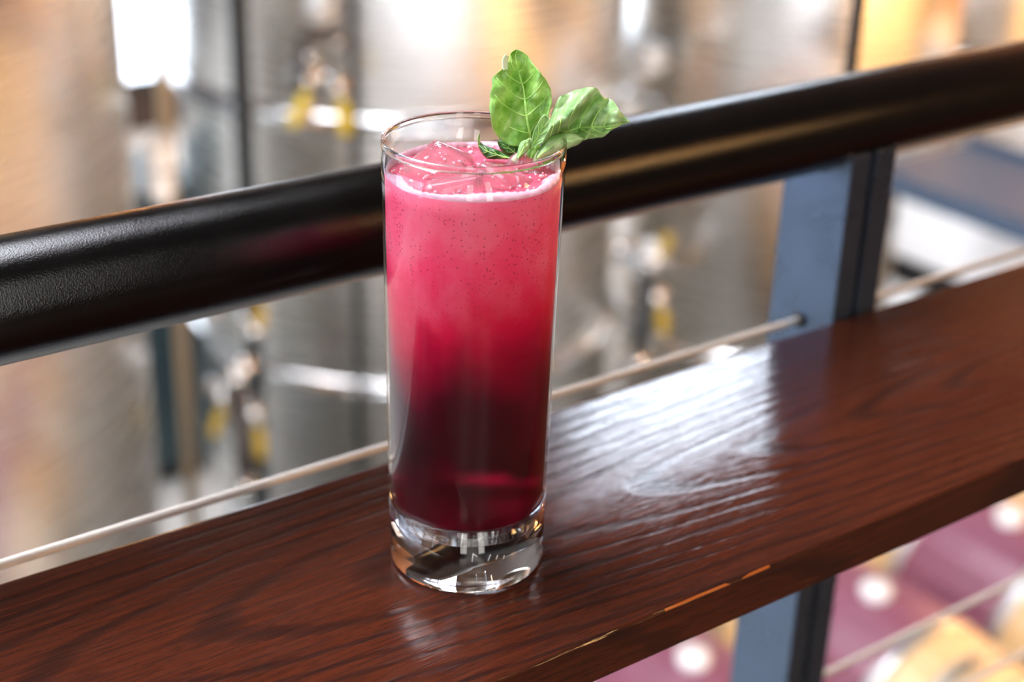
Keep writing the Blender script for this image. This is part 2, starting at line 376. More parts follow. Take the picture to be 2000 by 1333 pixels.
for x0 in (-6.2, -2.4): window('Z', ZC, x0, x0 + 3.2, 1.0, 7.0, MT['ceil_fill'], 2, 4)  # unseen ceiling panels added to light the floor and tanks
# pendant lamps with warm light
def lamp(x, y, z, top, power, label):
    e = thing('pendant_lamp', label, 'lamp', (x, y, z), group='warm pendant lamps over the hall')
    obj('lamp_shade', lathe(bmesh.new(), [(0.03, 0.32), (0.05, 0.30), (0.10, 0.22), (0.26, 0.06), (0.28, 0.04), (0.27, 0.04), (0.25, 0.055), (0.09, 0.21), (0.03, 0.29)], 24), MT['shade'], e)
    obj('bulb', lathe(bmesh.new(), [(0, -0.14), (0.08, -0.11), (0.13, -0.02), (0.12, 0.06), (0.05, 0.16), (0, 0.18)], 20), MT['lamp'], e)
    obj('cord', tube(bmesh.new(), [(0, 0, 0.31), (0, 0, top - z)], 0.008, 6), MT['ferrule'], e)
    ld = bpy.data.lights.new('lamp_light', 'POINT'); ld.energy = power; ld.color = (1.0, 0.56, 0.22); ld.shadow_soft_size = 0.2
    lo = bpy.data.objects.new('lamp_light', ld); S.collection.objects.link(lo); lo.parent = e; lo.location = (0, 0, -0.35)
for x, y, z, top, pw, w in ((10.8, 1.0, 1.2, ZC, LPOW, 'right wall near the deck'), (10.8, 4.0, 1.2, ZC, LPOW, 'middle of the right wall'), (10.8, 7.0, 1.2, ZC, LPOW, 'far end of the right wall'),
                        (4.6, -3.4, -1.75, ZM - 0.28, LPOW * 0.4, 'space under the deck, added as fill'), (8.0, -3.4, -1.75, ZM - 0.28, LPOW * 0.4, 'right part of the undercroft, added as fill'), (1.8, -2.6, 1.6, ZC, LPOW * 0.05, 'deck behind the viewer, added as fill')):  # these three are unseen, added to brighten below and on the deck
    lamp(x, y, z, top, pw, 'dark enamel pendant lamp with a warm bulb, over the ' + w)

# ------------------------------------------------------------------ tanks
def tank(loc, R, rings, z1, label, rz=0):
    e = thing('brewing_tank', label, 'tank', (loc[0], loc[1], ZF), rz, group='stainless tanks in the hall')
    H = z1 - ZF
    obj('tank_shell', lathe(bmesh.new(), [(0.06, 0.24), (0.10, 0.24), (R * 0.98, 0.46), (R, 0.50), (R, H), (R * 0.985, H + 0.05), (R * 0.8, H + 0.16), (R * 0.4, H + 0.24), (0, H + 0.26)], 96), MT['tank'], e)
    for z in rings:
        obj('tank_ring', lathe(bmesh.new(), [(R - 0.005, z - ZF - 0.035), (R + 0.018, z - ZF - 0.03), (R + 0.03, z - ZF), (R + 0.018, z - ZF + 0.03), (R - 0.005, z - ZF + 0.035)], 96, close=False), MT['tank2'], e)
    for k in range(4):
        a = PI / 4 + k * PI / 2; x, y = R * 0.88 * math.cos(a), R * 0.88 * math.sin(a)
        l = obj('tank_leg', tube(bmesh.new(), [(x, y, 0.03), (x, y, 0.48)], 0.04, 12), MT['tank2'], e)
        obj('foot_plate', lathe(bmesh.new(), [(0, 0), (0.08, 0), (0.08, 0.02), (0.04, 0.05), (0, 0.05)], 16, c=(x, y, 0)), MT['tank2'], l)
    obj('outlet_pipe', tube(bmesh.new(), [(0, 0, 0.26), (0, 0, 0.16), (0, -0.05, 0.12), (0, -R * 0.8, 0.12)], 0.035, 12), MT['tank2'], e)
    return e
tA = tank((0.27, 3.3), 0.86, (-2.45,), 1.3, 'large stainless tank at the left edge of the photo with orange glints')
tB = tank((2.47, 4.0), 0.755, (-1.05, -1.93), 1.4, 'stainless tank standing directly behind the glass, with curved ring and yellow-handled valves')
tC = tank((3.87, 3.56), 0.61, (-1.22, -2.1), 1.4, 'stainless tank above the middle of the handrail, behind the basil')
tD = tank((5.35, 3.95), 0.66, (-1.22, -2.1), 1.4, 'stainless tank at the right edge behind the handrail')

def valve(p, label, hdir, grip):        # small pipe valve with a lever
    e = thing('valve', label, 'valve', p)
    obj('valve_body', lathe(bmesh.new(), [(0, -0.04), (0.028, -0.04), (0.028, -0.025), (0.018, -0.022), (0.018, 0.022), (0.028, 0.025), (0.028, 0.04), (0, 0.04)], 20, axis='Y'), MT['tank2'], e)
    h = Vector(hdir)
    s = Vector((0, -0.03, 0))
    obj('lever', tube(bmesh.new(), [s, s + h * 0.35], 0.008, 8), MT['tank2'], e)
    obj('handle_grip', tube(bmesh.new(), spline([s + h * 0.30, s + h * 0.5 + Vector((0, -0.005, 0)), s + h], 4), [0.011] + [0.017] * 7 + [0.012], 10), grip, e)
    return e
def vset(specs, group):
    for (x, y, d, hd, lab) in specs:
        v = valve(px(x, y, d), lab, hd, MT['yellow' if y < 300 else 'shadeyellow']); v['group'] = group
vset([(598, 150, 4.35, (-0.085, -0.03, -0.115), 'tank valve with yellow lever slanting down left, above the rail left of the glass'),
      (652, 165, 4.35, (0.0, -0.03, -0.13), 'tank valve with yellow lever hanging straight, nearest the glass above the rail'),
      (492, 640, 4.45, (0, -0.03, 0.09), 'tank valve with yellow grip darkened as in shade just under the handrail'),
      (430, 765, 4.45, (-0.06, -0.03, -0.10), 'lower tank valve with yellow grip on the left, beside the dark hose'),
      (490, 800, 4.45, (-0.005, -0.03, -0.13), 'lowest tank valve with yellow grip, below the dark hose')], 'valves of the tank behind the glass')
vset([(1440, 25, 5.25, (0, -0.03, -0.12), 'tank valve with yellow grip at the top edge, left one of the pair'),
      (1513, 30, 5.25, (0, -0.03, -0.14), 'tank valve with yellow grip at the top edge, right one of the pair'),
      (1275, 500, 4.7, (0, -0.03, 0.09), 'tank valve with yellow grip seen below the rail right of the glass'),
      (1275, 575, 4.7, (0, -0.03, -0.11), 'tank valve with yellow grip darkened as in shade lowest right of the glass')], 'valves of the tank right of the glass')
def pipe(name, pts, r, mat, label, cat, n=12, coll=None):
    e = thing(name, label, cat, pts[0])
    q = [Vector(p) - Vector(pts[0]) for p in pts]
    obj(name + '_tube', tube(bmesh.new(), spline(q, 6) if len(q) > 2 else q, r, n), mat, e)
    for k in (0, -1):
        d = (q[1] - q[0]).normalized() if k == 0 else (q[-2] - q[-1]).normalized()
        obj('end_coupling', tube(bmesh.new(), [q[k], q[k] + d * r * 2.2], r * 1.35, n), MT['tank2'], e)
    return e
def vert(x, y, d, z0, z1): p = px(x, y, d); return [(p.x, p.y, z0), (p.x, p.y, z1)]
pipe('standing_pipe', vert(322, 200, 4.6, ZF, 2.2), 0.022, MT['copperpipe'], 'tan vertical pipe standing right of the big left tank', 'pipe')
pipe('standing_pipe', vert(474, 200, 4.25, ZF, 2.2), 0.028, MT['darkpipe'], 'dark vertical pipe standing in front of the tank behind the glass', 'pipe')
pipe('standing_pipe', vert(690, 150, 4.5, ZF, 2.2), 0.012, MT['darkpipe'], 'thin grey vertical pipe close left of the glass', 'pipe')
pipe('hanging_conduit', vert(1672, 50, 1.35, ZF, 3.5), 0.0058, MT['ferrule'], 'thin black vertical rod rising behind the handrail at right', 'rod')
pipe('hose', [px(590, 210, 4.4), px(588, 120, 4.3), px(600, 70, 4.3), px(640, 58, 4.35), px(662, 90, 4.4)], 0.016, MT['hose'], 'dark hose looping over the yellow valves above the rail', 'hose')
pipe('hose', [px(598, 225, 4.42), px(602, 160, 4.36), px(606, 110, 4.4)], 0.02, MT['hose'], 'short dark upright hose between the two yellow levers', 'hose')
pipe('hose', [px(415, 600, 4.6), px(420, 670, 4.5), px(452, 700, 4.42), px(490, 725, 4.42)], 0.024, MT['palehose'], 'pale grey hose curving down under the handrail at left', 'hose')
pipe('hose', [px(458, 720, 4.42), px(462, 780, 4.4), px(470, 860, 4.4), px(478, 960, 4.5)], 0.022, MT['hose'], 'dark hose hanging beside the lower yellow valves', 'hose')
pipe('hose', [px(1235, 520, 4.75), px(1262, 545, 4.7), px(1258, 620, 4.7), px(1245, 720, 4.8)], 0.024, MT['darkpipe'], 'dark hose hanging right of the glass below the rail', 'hose')
pipe('hose', [px(1205, 490, 4.8), px(1240, 505, 4.7), px(1280, 520, 4.7)], 0.022, MT['palehose'], 'short pale hose reaching the valve right of the glass', 'hose')
for x, y, d, r, lab in ((625, 18, 4.3, 0.040, 'white rounded fitting at the top edge above the hose loop'), (312, 330, 3.9, 0.034, 'white upright cylinder standing in for a glint at the edge of the left tank'),
                        (1272, 110, 5.3, 0.05, 'white rounded fitting beside the ring of the tank right of the basil'), (1272, 487, 4.66, 0.026, 'white round cap standing in for a chrome glint right of the glass')):  # the tall cylinder and the last cap are glints built as white bodies
    e = thing('fitting_or_glint', lab, 'fitting', px(x, y, d)); hh = 0.09 if x == 312 else r
    obj('fitting_or_glint_body', lathe(bmesh.new(), [(0, -hh), (r * 0.8, -hh * 0.92), (r, -hh * 0.6), (r, hh * 0.6), (r * 0.8, hh * 0.92), (0, hh)], 24), MT['white'], e)
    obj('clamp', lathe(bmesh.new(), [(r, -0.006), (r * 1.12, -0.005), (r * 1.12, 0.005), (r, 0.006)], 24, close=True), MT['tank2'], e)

# ------------------------------------------------------------------ barrels
def barrel_proto(loc, label):
    e = thing('wine_barrel', label, 'barrel', loc, group='oak barrels lying side by side in rows')
    NS = 26; Ln = 0.475; rb, rh = 0.300, 0.25
    prof = lambda y: rh + (rb - rh) * (1 - (abs(y) / Ln) ** 2.0)
    bm = bmesh.new(); da = PI / NS * 0.965; ys = [-Ln + 2 * Ln * i / 8 for i in range(9)]; rows = []
    for y in ys:
        r = prof(y); rows.append([bm.verts.new((rr * math.sin(a), y, rr * math.cos(a))) for rr, a in ((r, -da), (r + 0.003, 0), (r, da), (r - 0.025, da), (r - 0.025, -da))])
    for A, Bn in zip(rows, rows[1:]):
        for k in range(5): bm.faces.new((A[k], A[(k + 1) % 5], Bn[(k + 1) % 5], Bn[k]))
    bm.faces.new(rows[0]); bm.faces.new(rows[-1])
    st = obj('stave', bm, MT['stave'], e, smooth=False)
    for k in range(1, NS):
        c = st.copy(); S.collection.objects.link(c); c.rotation_euler = (0, 2 * PI * k / NS, 0)
    for y, w in ((-0.455, 0.045), (-0.33, 0.035), (-0.19, 0.035), (0.19, 0.035), (0.33, 0.035), (0.455, 0.045)):
        obj('hoop', lathe(bmesh.new(), [(prof(y - w / 2) + 0.001, y - w / 2), (prof(y - w / 2) + 0.006, y - w / 2), (prof(y + w / 2) + 0.006, y + w / 2), (prof(y + w / 2) + 0.001, y + w / 2)], 48, axis='Y', close=True), MT['hoop'], e)
    for y in (-0.43, 0.43):
        hb = obj('barrel_head', lathe(bmesh.new(), [(0, y - 0.01), (rh - 0.02, y - 0.01), (rh - 0.02, y + 0.01), (0, y + 0.01)], 40, axis='Y'), MT['head'], e, smooth=False)
    obj('bung', lathe(bmesh.new(), [(0.034, rb - 0.02), (0.042, rb + 0.012), (0.040, rb + 0.024), (0.026, rb + 0.032), (0, rb + 0.034)], 28), MT['bung'], e)
    return e
ZB = -2.33
bp = barrel_proto((1.99, 1.86, ZB), 'oak barrel with wine-red middle and white bung, left of the post foot')
bl = [((2.605, 1.81), 'oak barrel with wine-red middle and white bung, just right of the post foot'),
      ((3.23, 1.855), 'oak barrel with wine-red middle and white bung at the right edge, under the shelf'),
      ((1.37, 1.85), 'oak barrel in the near row, leftmost one, hidden under the shelf'),
      ((1.70, 0.82), 'oak barrel of the nearest row, left one under the shelf'),
      ((2.36, 0.80), 'oak barrel of the nearest row, in the bottom right corner below the cables'),
      ((3.00, 0.80), 'oak barrel of the nearest row, right one beyond the corner'),]
for (x, y), lab in bl:
    c = copy_tree(bp); c.location = (x, y, ZB); c['label'] = lab
for c in (1.86, 0.81):
    e = thing('barrel_rack', 'dark steel rack under the %s row of barrels' % ('middle' if c > 1 else 'nearest'), 'rack', (0, c, ZF), group='steel racks under the barrels')
    for s in (-0.26, 0.26):
        obj('rack_rail', B((0.95, s - 0.03, 0.22), (4.3, s + 0.03, 0.285)), MT['rack'], e, smooth=False)
        for x in (1.0, 2.1, 3.2, 4.25): obj('rack_foot', B((x - 0.03, s - 0.03, 0), (x + 0.03, s + 0.03, 0.22)), MT['rack'], e, smooth=False)
# ------------------------------------------------------------------ walkway and cabinet, far right
e = thing('walkway', 'blue-grey steel walkway running from the deck, right of the post', 'walkway', (3.1, 0.19, -1.1))
obj('walkway_deck', B((0, 0, -0.045), (0.52, 2.30, 0), 0.01), MT['blue'], e, smooth=False)
for x in (0.48,): obj('walkway_leg', B((x, 1.2, -1.9), (x + 0.03, 1.24, -0.04)), MT['blue'], e, smooth=False)
for x in (0.0, 0.50): obj('side_trim', B((x, 0, 0), (x + 0.02, 2.3, 0.02)), MT['blue'], e, smooth=False)
e = thing('equipment_cabinet', 'white equipment cabinet with dark slot, seen under the blue walkway', 'cabinet', (3.72, 2.2, ZF))
obj('cabinet_body', B((0, 0, 0), (0.55, 0.62, 1.30), 0.02), MT['white'], e, smooth=False)
obj('dark_slot', B((-0.01, -0.01, 1.30), (0.53, 0.60, 1.38)), MT['darkgap'], e, smooth=False)
obj('cabinet_lid', B((-0.01, -0.02, 1.38), (0.56, 0.63, 1.62), 0.03), MT['white'], e, smooth=False)
obj('door_handle', tube(bmesh.new(), [(-0.02, 0.1, 1.0), (-0.03, 0.1, 1.05), (-0.03, 0.1, 1.18), (-0.02, 0.1, 1.22)], 0.01, 8), MT['tank2'], e)

e = thing('storage_cabinet', 'pale white cabinet glimpsed above the blue walkway at the right edge', 'cabinet', (4.50, 2.60, ZF))
obj('cabinet_body', B((0, 0, 0.06), (0.44, 0.5, 1.86), 0.015), MT['white'], e, smooth=False)
obj('cabinet_top', B((-0.01, -0.01, 1.86), (0.45, 0.51, 1.90), 0.01), MT['white'], e, smooth=False)
obj('plinth', B((0.02, 0.02, 0), (0.42, 0.48, 0.06)), MT['darkgap'], e, smooth=False)
e = thing('gap_blocker_cabinet', 'added dark teal cabinet that darkens the gap behind the two left tanks', 'cabinet', (0.75, 4.95, ZF))  # added to hide the bright floor and darken the tank's reflection
obj('cabinet_body', B((0, 0, 0.08), (1.4, 0.5, 1.3), 0.01), MT['teal'], e, smooth=False)
obj('plinth', B((0.03, 0.03, 0), (1.37, 0.47, 0.08)), MT['darkgap'], e, smooth=False)
for x in (0.02, 0.71):
    d = obj('door', B((x, -0.02, 0.12), (x + 0.67, 0.0, 1.26), 0.004), MT['teal'], e, smooth=False)
    obj('handle', tube(bmesh.new(), [(x + 0.6, -0.02, 0.6), (x + 0.6, -0.05, 0.62), (x + 0.6, -0.05, 0.78), (x + 0.6, -0.02, 0.8)], 0.01, 8), MT['tank2'], d)

# ------------------------------------------------------------------ railing
RYC, RZC, RR = 0.1038, 0.1008, 0.0234
rl = thing('railing', 'black steel railing with round handrail, twin-bar post and twisted wire cables', 'railing', (0.306, RYC, ZM))
def P(v): return (v[0] - 0.306, v[1] - RYC, v[2] - ZM)
obj('handrail', lathe(bmesh.new(), [(0, -1.5), (RR - 0.002, -1.5), (RR, -1.498), (RR, 1.748), (RR - 0.002, 1.75), (0, 1.75)], 96, axis='X', c=P((0.306, RYC, RZC))), MT['black'], rl)
for a, b in ((0.2897, 0.3035), (0.3080, 0.3232)):
    obj('post_bar', B(P((a, 0.0808, ZM)), P((b, 0.1270, 0.0900)), 0.0008), MT['post'], rl, smooth=False)
obj('spacer', B(P((0.3034, 0.0855, 0.060)), P((0.3081, 0.1225, 0.088))), MT['post'], rl, smooth=False)
obj('base_plate', B(P((0.255, 0.054, ZM)), P((0.357, 0.155, ZM + 0.008)), 0.002), MT['post'], rl, smooth=False)
bmw = bmesh.new()
tube(bmw, spline([P((0.2892, 0.082 + 0.045 * i / 8, 0.0905 - 0.0125 * math.sin(i / 8 * PI) + 0.0006 * math.cos(i * 3))) for i in range(9)], 3), 0.0019, 8)
tube(bmw, spline([P((0.3236, 0.082 + 0.045 * i / 8, 0.0905 - 0.0125 * math.sin(i / 8 * PI) + 0.0006 * math.cos(i * 3))) for i in range(9)], 3), 0.0019, 8)
obj('weld_bead', bmw, MT['black'], rl)
def strand_mesh():
    bm = bmesh.new(); lay = 0.036; x = -1.25; pts = []
    while x < 1.25: pts.append((x, 0.00158 * math.cos(2 * PI * x / lay), 0.00158 * math.sin(2 * PI * x / lay))); x += lay / 12
    tube(bm, pts, 0.00048, 6)
    me = bpy.data.meshes.new('strand'); bm.to_mesh(me); bm.free(); me.materials.append(MT['cable']); me.polygons.foreach_set('use_smooth', [True] * len(me.polygons)); return me
sm = strand_mesh()
for z in (-0.0092, -0.2716, -0.3455):
    c = obj('cable', tube(bmesh.new(), [(-1.25, 0, 0), (1.25, 0, 0)], 0.00128, 10), MT['cable'], rl, loc=P((0.15, 0.104, z)))
    for k in range(12):
        s = link('strand', sm, None, c, smooth=False); s.rotation_euler = (2 * PI * k / 12, 0, 0)
    for xx in (0.2889, 0.3240):
        obj('grommet', lathe(bmesh.new(), [(0.002, -0.0012), (0.0042, -0.0012), (0.0046, -0.0004), (0.0046, 0.0004), (0.0042, 0.0012), (0.002, 0.0012)], 24, axis='X', c=P((xx, 0.104, z)), close=True), MT['ferrule'], rl)

# ------------------------------------------------------------------ shelf
sh = thing('drink_shelf', 'dark red-brown stained oak drink shelf with a worn orange front edge, fixed along the railing', 'shelf', (0, 0, 0))
bm = bmesh.new()
prof = [(-0.0727, -0.0190), (-0.0727, -0.0012), (-0.0722, -0.0003), (-0.0714, 0.0), (0.0762, 0.0), (0.0774, -0.0003), (0.0783, -0.0011), (0.0787, -0.0022), (0.0787, -0.0190), (0.0777, -0.0200), (-0.0717, -0.0200)]
for i in range(len(prof)):
    pass
xs = [-1.1 + 0.02 * i for i in range(126)]
rows = [[bm.verts.new((x, y + (0.0006 * mn.noise(Vector((x * 9, 3, 0))) if y < 0 else 0), z)) for y, z in prof] for x in xs]
for A, Bn in zip(rows, rows[1:]):
    for k in range(len(prof)): bm.faces.new((A[k], A[(k + 1) % len(prof)], Bn[(k + 1) % len(prof)], Bn[k]))
bm.faces.new(rows[0]); bm.faces.new(rows[-1])
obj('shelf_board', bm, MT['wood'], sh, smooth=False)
for x in (0.2905, 0.3085):
    obj('shelf_bracket', B((x, -0.03, -0.028), (x + 0.004, 0.0795, -0.020)), MT['post'], sh, smooth=False)

# ------------------------------------------------------------------ glass
H = 0.1688; R0, R1 = 0.0296, 0.0322
ro = lambda z: R0 + (R1 - R0) * z / H
ZI = 0.0215
g = thing('highball_glass', 'tall clear highball glass with a thick base, standing on the wooden shelf', 'glass', (0, 0, 0))
WT = 0.0012
ZS = H - 0.0024                                   # the rim is a bead of its own
zz_ = [ZI + (ZS - ZI) * i / 12 for i in range(13)]
obj('glass_wall', lathe(bmesh.new(), [(ro(z), z) for z in zz_] + [(ro(z) - WT, z) for z in reversed(zz_)], 160, close=True), MT['glass'], g)
zz_ = [ZS + 0.00002 + (H - 0.0006 - ZS) * i / 5 for i in range(6)]
obj('glass_rim', lathe(bmesh.new(), [(ro(z), z) for z in zz_] + [(R1 - 0.0002, H - 0.0002), (R1 - WT / 2, H), (R1 - WT + 0.0002, H - 0.0002)] + [(ro(z) - WT, z) for z in reversed(zz_)], 160, close=True), MT['base'], g)
rl_ = 0.0060
def inner(zz): return ro(zz) - WT
pb = [(0, 0.0006), (0.020, 0.0006), (0.0255, 0.0002), (R0 - 0.0022, 0.0), (R0 - 0.0009, 0.0004), (R0 - 0.0001, 0.0016), (ro(0.004), 0.004), (ro(0.012), 0.012), (ro(ZI + 0.006), ZI + 0.006), (inner(ZI + 0.006), ZI + 0.0062)]
for k in range(1, 9):
    a = k / 8 * PI / 2; pb.append((inner(ZI + 0.006) - rl_ * (1 - math.cos(a)), ZI + 0.006 - rl_ * math.sin(a) + 0.0002))
pb += [(0.012, ZI - 0.0004), (0, ZI - 0.0005)]
obj('glass_base', lathe(bmesh.new(), pb, 160), MT['base'], g)
eb = bmesh.new()
for (x0, y0, x1, y1) in ((924, 1082, 922, 1098), (924, 1082, 932, 1088), (958, 1084, 953, 1096), (972, 1085, 969, 1093), (985, 1086, 983, 1092)):
    def on(x, y):
        d = (px(x, y, 1) - CAM).normalized(); a_ = d.x ** 2 + d.y ** 2; b_ = 2 * (CAM.x * d.x + CAM.y * d.y); c_ = CAM.x ** 2 + CAM.y ** 2 - ro(0.012) ** 2
        return CAM + d * ((-b_ - math.sqrt(b_ * b_ - 4 * a_ * c_)) / (2 * a_))
    tube(eb, [on(x0, y0), on(x1, y1)], 0.00022, 5)
obj('etched_mark', eb, MT['etch'], g)

# ------------------------------------------------------------------ drink
ZL = 0.1560
dr = thing('berry_cocktail', 'pink to deep red berry drink with foam and specks, filling the highball glass', 'drink', (0, 0, ZI))
def surf_h(x, y):
    r = math.hypot(x, y); k = max(0, 1 - (r / 0.0295) ** 6)
    return ZL + k * (0.0022 * mn.noise(Vector((x * 75, y * 75, 1.7))) + 0.0010 * mn.noise(Vector((x * 230, y * 230, 4)))) + (1 - k) * 0.0003 * mn.noise(Vector((x * 150, y * 150, 9)))
bm = bmesh.new(); NA = 128
side = [(inner(ZI + 0.006) - rl_ * (1 - math.cos(a)) + 0.00008, ZI + 0.006 - rl_ * math.sin(a)) for a in [PI / 2 * (1 - k / 8) for k in range(9)]]
side = [(0, side[0][1])] + side + [(inner(z) + 0.00008, z) for z in [ZI + 0.006 + (ZL - ZI - 0.006) * i / 24 for i in range(1, 25)]]
rows = []
for r, z in side:
    rows.append([bm.verts.new((0, 0, z - ZI))] if r == 0 else [bm.verts.new((r * math.cos(2 * PI * i / NA), r * math.sin(2 * PI * i / NA), z - ZI)) for i in range(NA)])
NR = 30; rt = inner(ZL) + 0.00008
for k in range(NR - 1, 0, -1):
    r = rt * k / NR; row = []
    for i in range(NA):
        x, y = r * math.cos(2 * PI * i / NA), r * math.sin(2 * PI * i / NA); row.append(bm.verts.new((x, y, surf_h(x, y) - ZI)))
    rows.append(row)
rows.append([bm.verts.new((0, 0, surf_h(0, 0) - ZI))])
for A, Bn in zip(rows, rows[1:]):
    for i in range(NA):
        j = (i + 1) % NA
        if len(A) == 1: bm.faces.new((A[0], Bn[i], Bn[j]))
        elif len(Bn) == 1: bm.faces.new((A[i], A[j], Bn[0]))
        else: bm.faces.new((A[i], A[j], Bn[j], Bn[i]))
obj('liquid', bm, MT['liquid'], dr)
# foam ring hugging the glass
bm = bmesh.new(); NF = 220; NK = 10; rows = []
for i in range(NF):
    a = 2 * PI * i / NF; ca, sa = math.cos(a), math.sin(a)
    wob = mn.noise(Vector((ca * 2.3, sa * 2.3, 0.5))); fin = mn.noise(Vector((ca * 26, sa * 26, 2)))
    w = 0.0030 + 0.0026 * wob + 0.0011 * fin; hh = 0.0024 + 0.0008 * wob + 0.0005 * fin
    row = []
    for k in range(NK):
        b = 2 * PI * k / NK; rr = inner(ZL) - 0.0001 - w / 2 + math.cos(b) * w / 2; zz = ZL - ZI + 0.0003 + math.sin(b) * hh * (0.75 if math.sin(b) > 0 else 0.8)
        row.append(bm.verts.new((rr * ca, rr * sa, zz + 0.0006 * wob)))
    rows.append(row)
for i in range(NF):
    A, Bn = rows[i], rows[(i + 1) % NF]
    for k in range(NK): bm.faces.new((A[k], A[(k + 1) % NK], Bn[(k + 1) % NK], Bn[k]))
fo = obj('foam', bm, MT['foam'], dr); fo['kind'] = 'stuff'
bm = bmesh.new()
for _ in range(170):
    a = random.uniform(0, 2 * PI); r = 0.0285 * math.sqrt(random.uniform(0.05, 1)); x, y = r * math.cos(a), r * math.sin(a)
    rad = random.choice((0.0003, 0.0004, 0.0005, 0.0008))
    tb = bmesh.new(); bmesh.ops.create_icosphere(tb, subdivisions=1, radius=rad)
    for v in tb.verts: v.co += Vector((x, y, surf_h(x, y) - ZI + rad * 0.5))
    me = bpy.data.meshes.new('t'); tb.to_mesh(me); tb.free(); bm.from_mesh(me); bpy.data.meshes.remove(me)
bo = obj('bubbles', bm, MT['bubble'], dr); bo['kind'] = 'stuff'

# ice
def ice(loc, size, rot, label):
    bm = bmesh.new(); bmesh.ops.create_cube(bm, size=1)
    for v in bm.verts: v.co = Vector([v.co[i] * size[i] for i in range(3)])
    bmesh.ops.bevel(bm, geom=bm.edges[:], offset=min(size) * 0.22, segments=4, affect='EDGES', profile=0.5)
    for v in bm.verts: v.co *= 1 + 0.05 * mn.noise(v.co * 180 + Vector(loc) * 90)
    o = obj('ice_cube', bm, MT['ice'], None); o.location = loc; o.rotation_euler = rot
    tag(o, label, 'ice', 'ice cubes floating in the drink'); return o
ice((-0.007, 0.012, 0.1530), (0.024, 0.018, 0.014), (0.25, -0.15, 0.5), 'pinkish ice cube at the back left of the drink surface')
ice((-0.013, -0.009, 0.1535), (0.018, 0.020, 0.012), (-0.2, 0.2, 1.0), 'flat ice cube at the front left of the drink surface')
ice((0.003, -0.013, 0.1545), (0.017, 0.015, 0.012), (0.2, 0.3, 0.2), 'ice cube at the front centre of the drink surface')
ice((0.016, -0.007, 0.1555), (0.011, 0.012, 0.011), (0.4, 0.1, 0.7), 'small clear ice lump near the basil stem, right of centre')

# ------------------------------------------------------------------ basil
DB = 0.543
bs = thing('basil_sprig', 'fresh green basil sprig garnish leaning on the rim of the glass', 'herb', px(1035, 318, DB))
OB = Vector(bs.location)
def crop(u, v): return (900 + u / 5.714, 80 + v / 5.714)
def interp(poly, t):
    n = len(poly) - 1; i = min(int(t * n), n - 1); k = t * n - i
    p = [poly[max(i - 1, 0)], poly[i], poly[i + 1], poly[min(i + 2, n)]]
    f = lambda j: 0.5 * (2 * p[1][j] + (-p[0][j] + p[2][j]) * k + (2 * p[0][j] - 5 * p[1][j] + 4 * p[2][j] - p[3][j]) * k * k + (-p[0][j] + 3 * p[1][j] - 3 * p[2][j] + p[3][j]) * k ** 3)
    return (f(0), f(1))
def leaf(label, left, mid, rgt, depth, mat, nt=46, ns=12, serr=1.0, vein_r=0.00030, name='leaf', pairs=5):
    """left, mid and right rib lines give the leaf's true outline; depth(t, s, u, v) bends it in space (metres, + is away)"""
    def pt(t, s, lift=0):
        a = interp(mid, t); b = interp(left if s < 0 else rgt, t); k = abs(s)
        u = a[0] + (b[0] - a[0]) * k; v = a[1] + (b[1] - a[1]) * k
        if k > 0.9:
            w = serr * 11 * (abs(math.sin(t * PI * 9 + (1 if s < 0 else 0))) - 0.6) * (k - 0.9) * 10 * math.sin(PI * min(1, t * 1.05))
            dx, dy = b[0] - a[0], b[1] - a[1]; l = math.hypot(dx, dy) + 1e-6; u += dx / l * w; v += dy / l * w
        x, y = crop(u, v); puck = 0.0009 * abs(math.sin((t * (pairs + 1) - 0.55 * k) * PI)) * math.sin(PI * min(1, k * 1.02)) * math.sin(PI * t)
        return px(x, y, DB + depth(t, s, u, v) - puck + lift) - OB
    bm = bmesh.new(); rows = [[bm.verts.new(pt(i / nt, j / ns)) for j in range(-ns, ns + 1)] for i in range(nt + 1)]
    for A, Bn in zip(rows, rows[1:]):
        for j in range(2 * ns): bm.faces.new((A[j], A[j + 1], Bn[j + 1], Bn[j]))
    bmesh.ops.remove_doubles(bm, verts=bm.verts[:], dist=1e-6)
    o = obj(name, bm, mat, bs); so = o.modifiers.new('thickness', 'SOLIDIFY'); so.thickness = 0.00028; so.offset = 1
    if label: o['label'] = label
    if vein_r:
        vb = bmesh.new(); m_ = [pt(i / 30 * 0.97, 0, -0.0002) for i in range(31)]
        tube(vb, m_, [vein_r * 1.9 * (1 - 0.75 * i / 30) for i in range(31)], 6); obj('midrib', vb, MT['vein'], o)
        vb = bmesh.new()
        for q in range(pairs):
            t0 = 0.10 + 0.72 * q / pairs
            for s in (-1, 1):
                ps = [pt(min(0.96, t0 + 0.20 * (k / 8) ** 1.3), s * 0.86 * k / 8 + s * 0.0001, -0.00016) for k in range(9)]
                tube(vb, ps, [vein_r * (1 - 0.7 * k / 8) for k in range(9)], 5)
        vo = obj('side_veins', vb, MT['vein'], o)
    return o
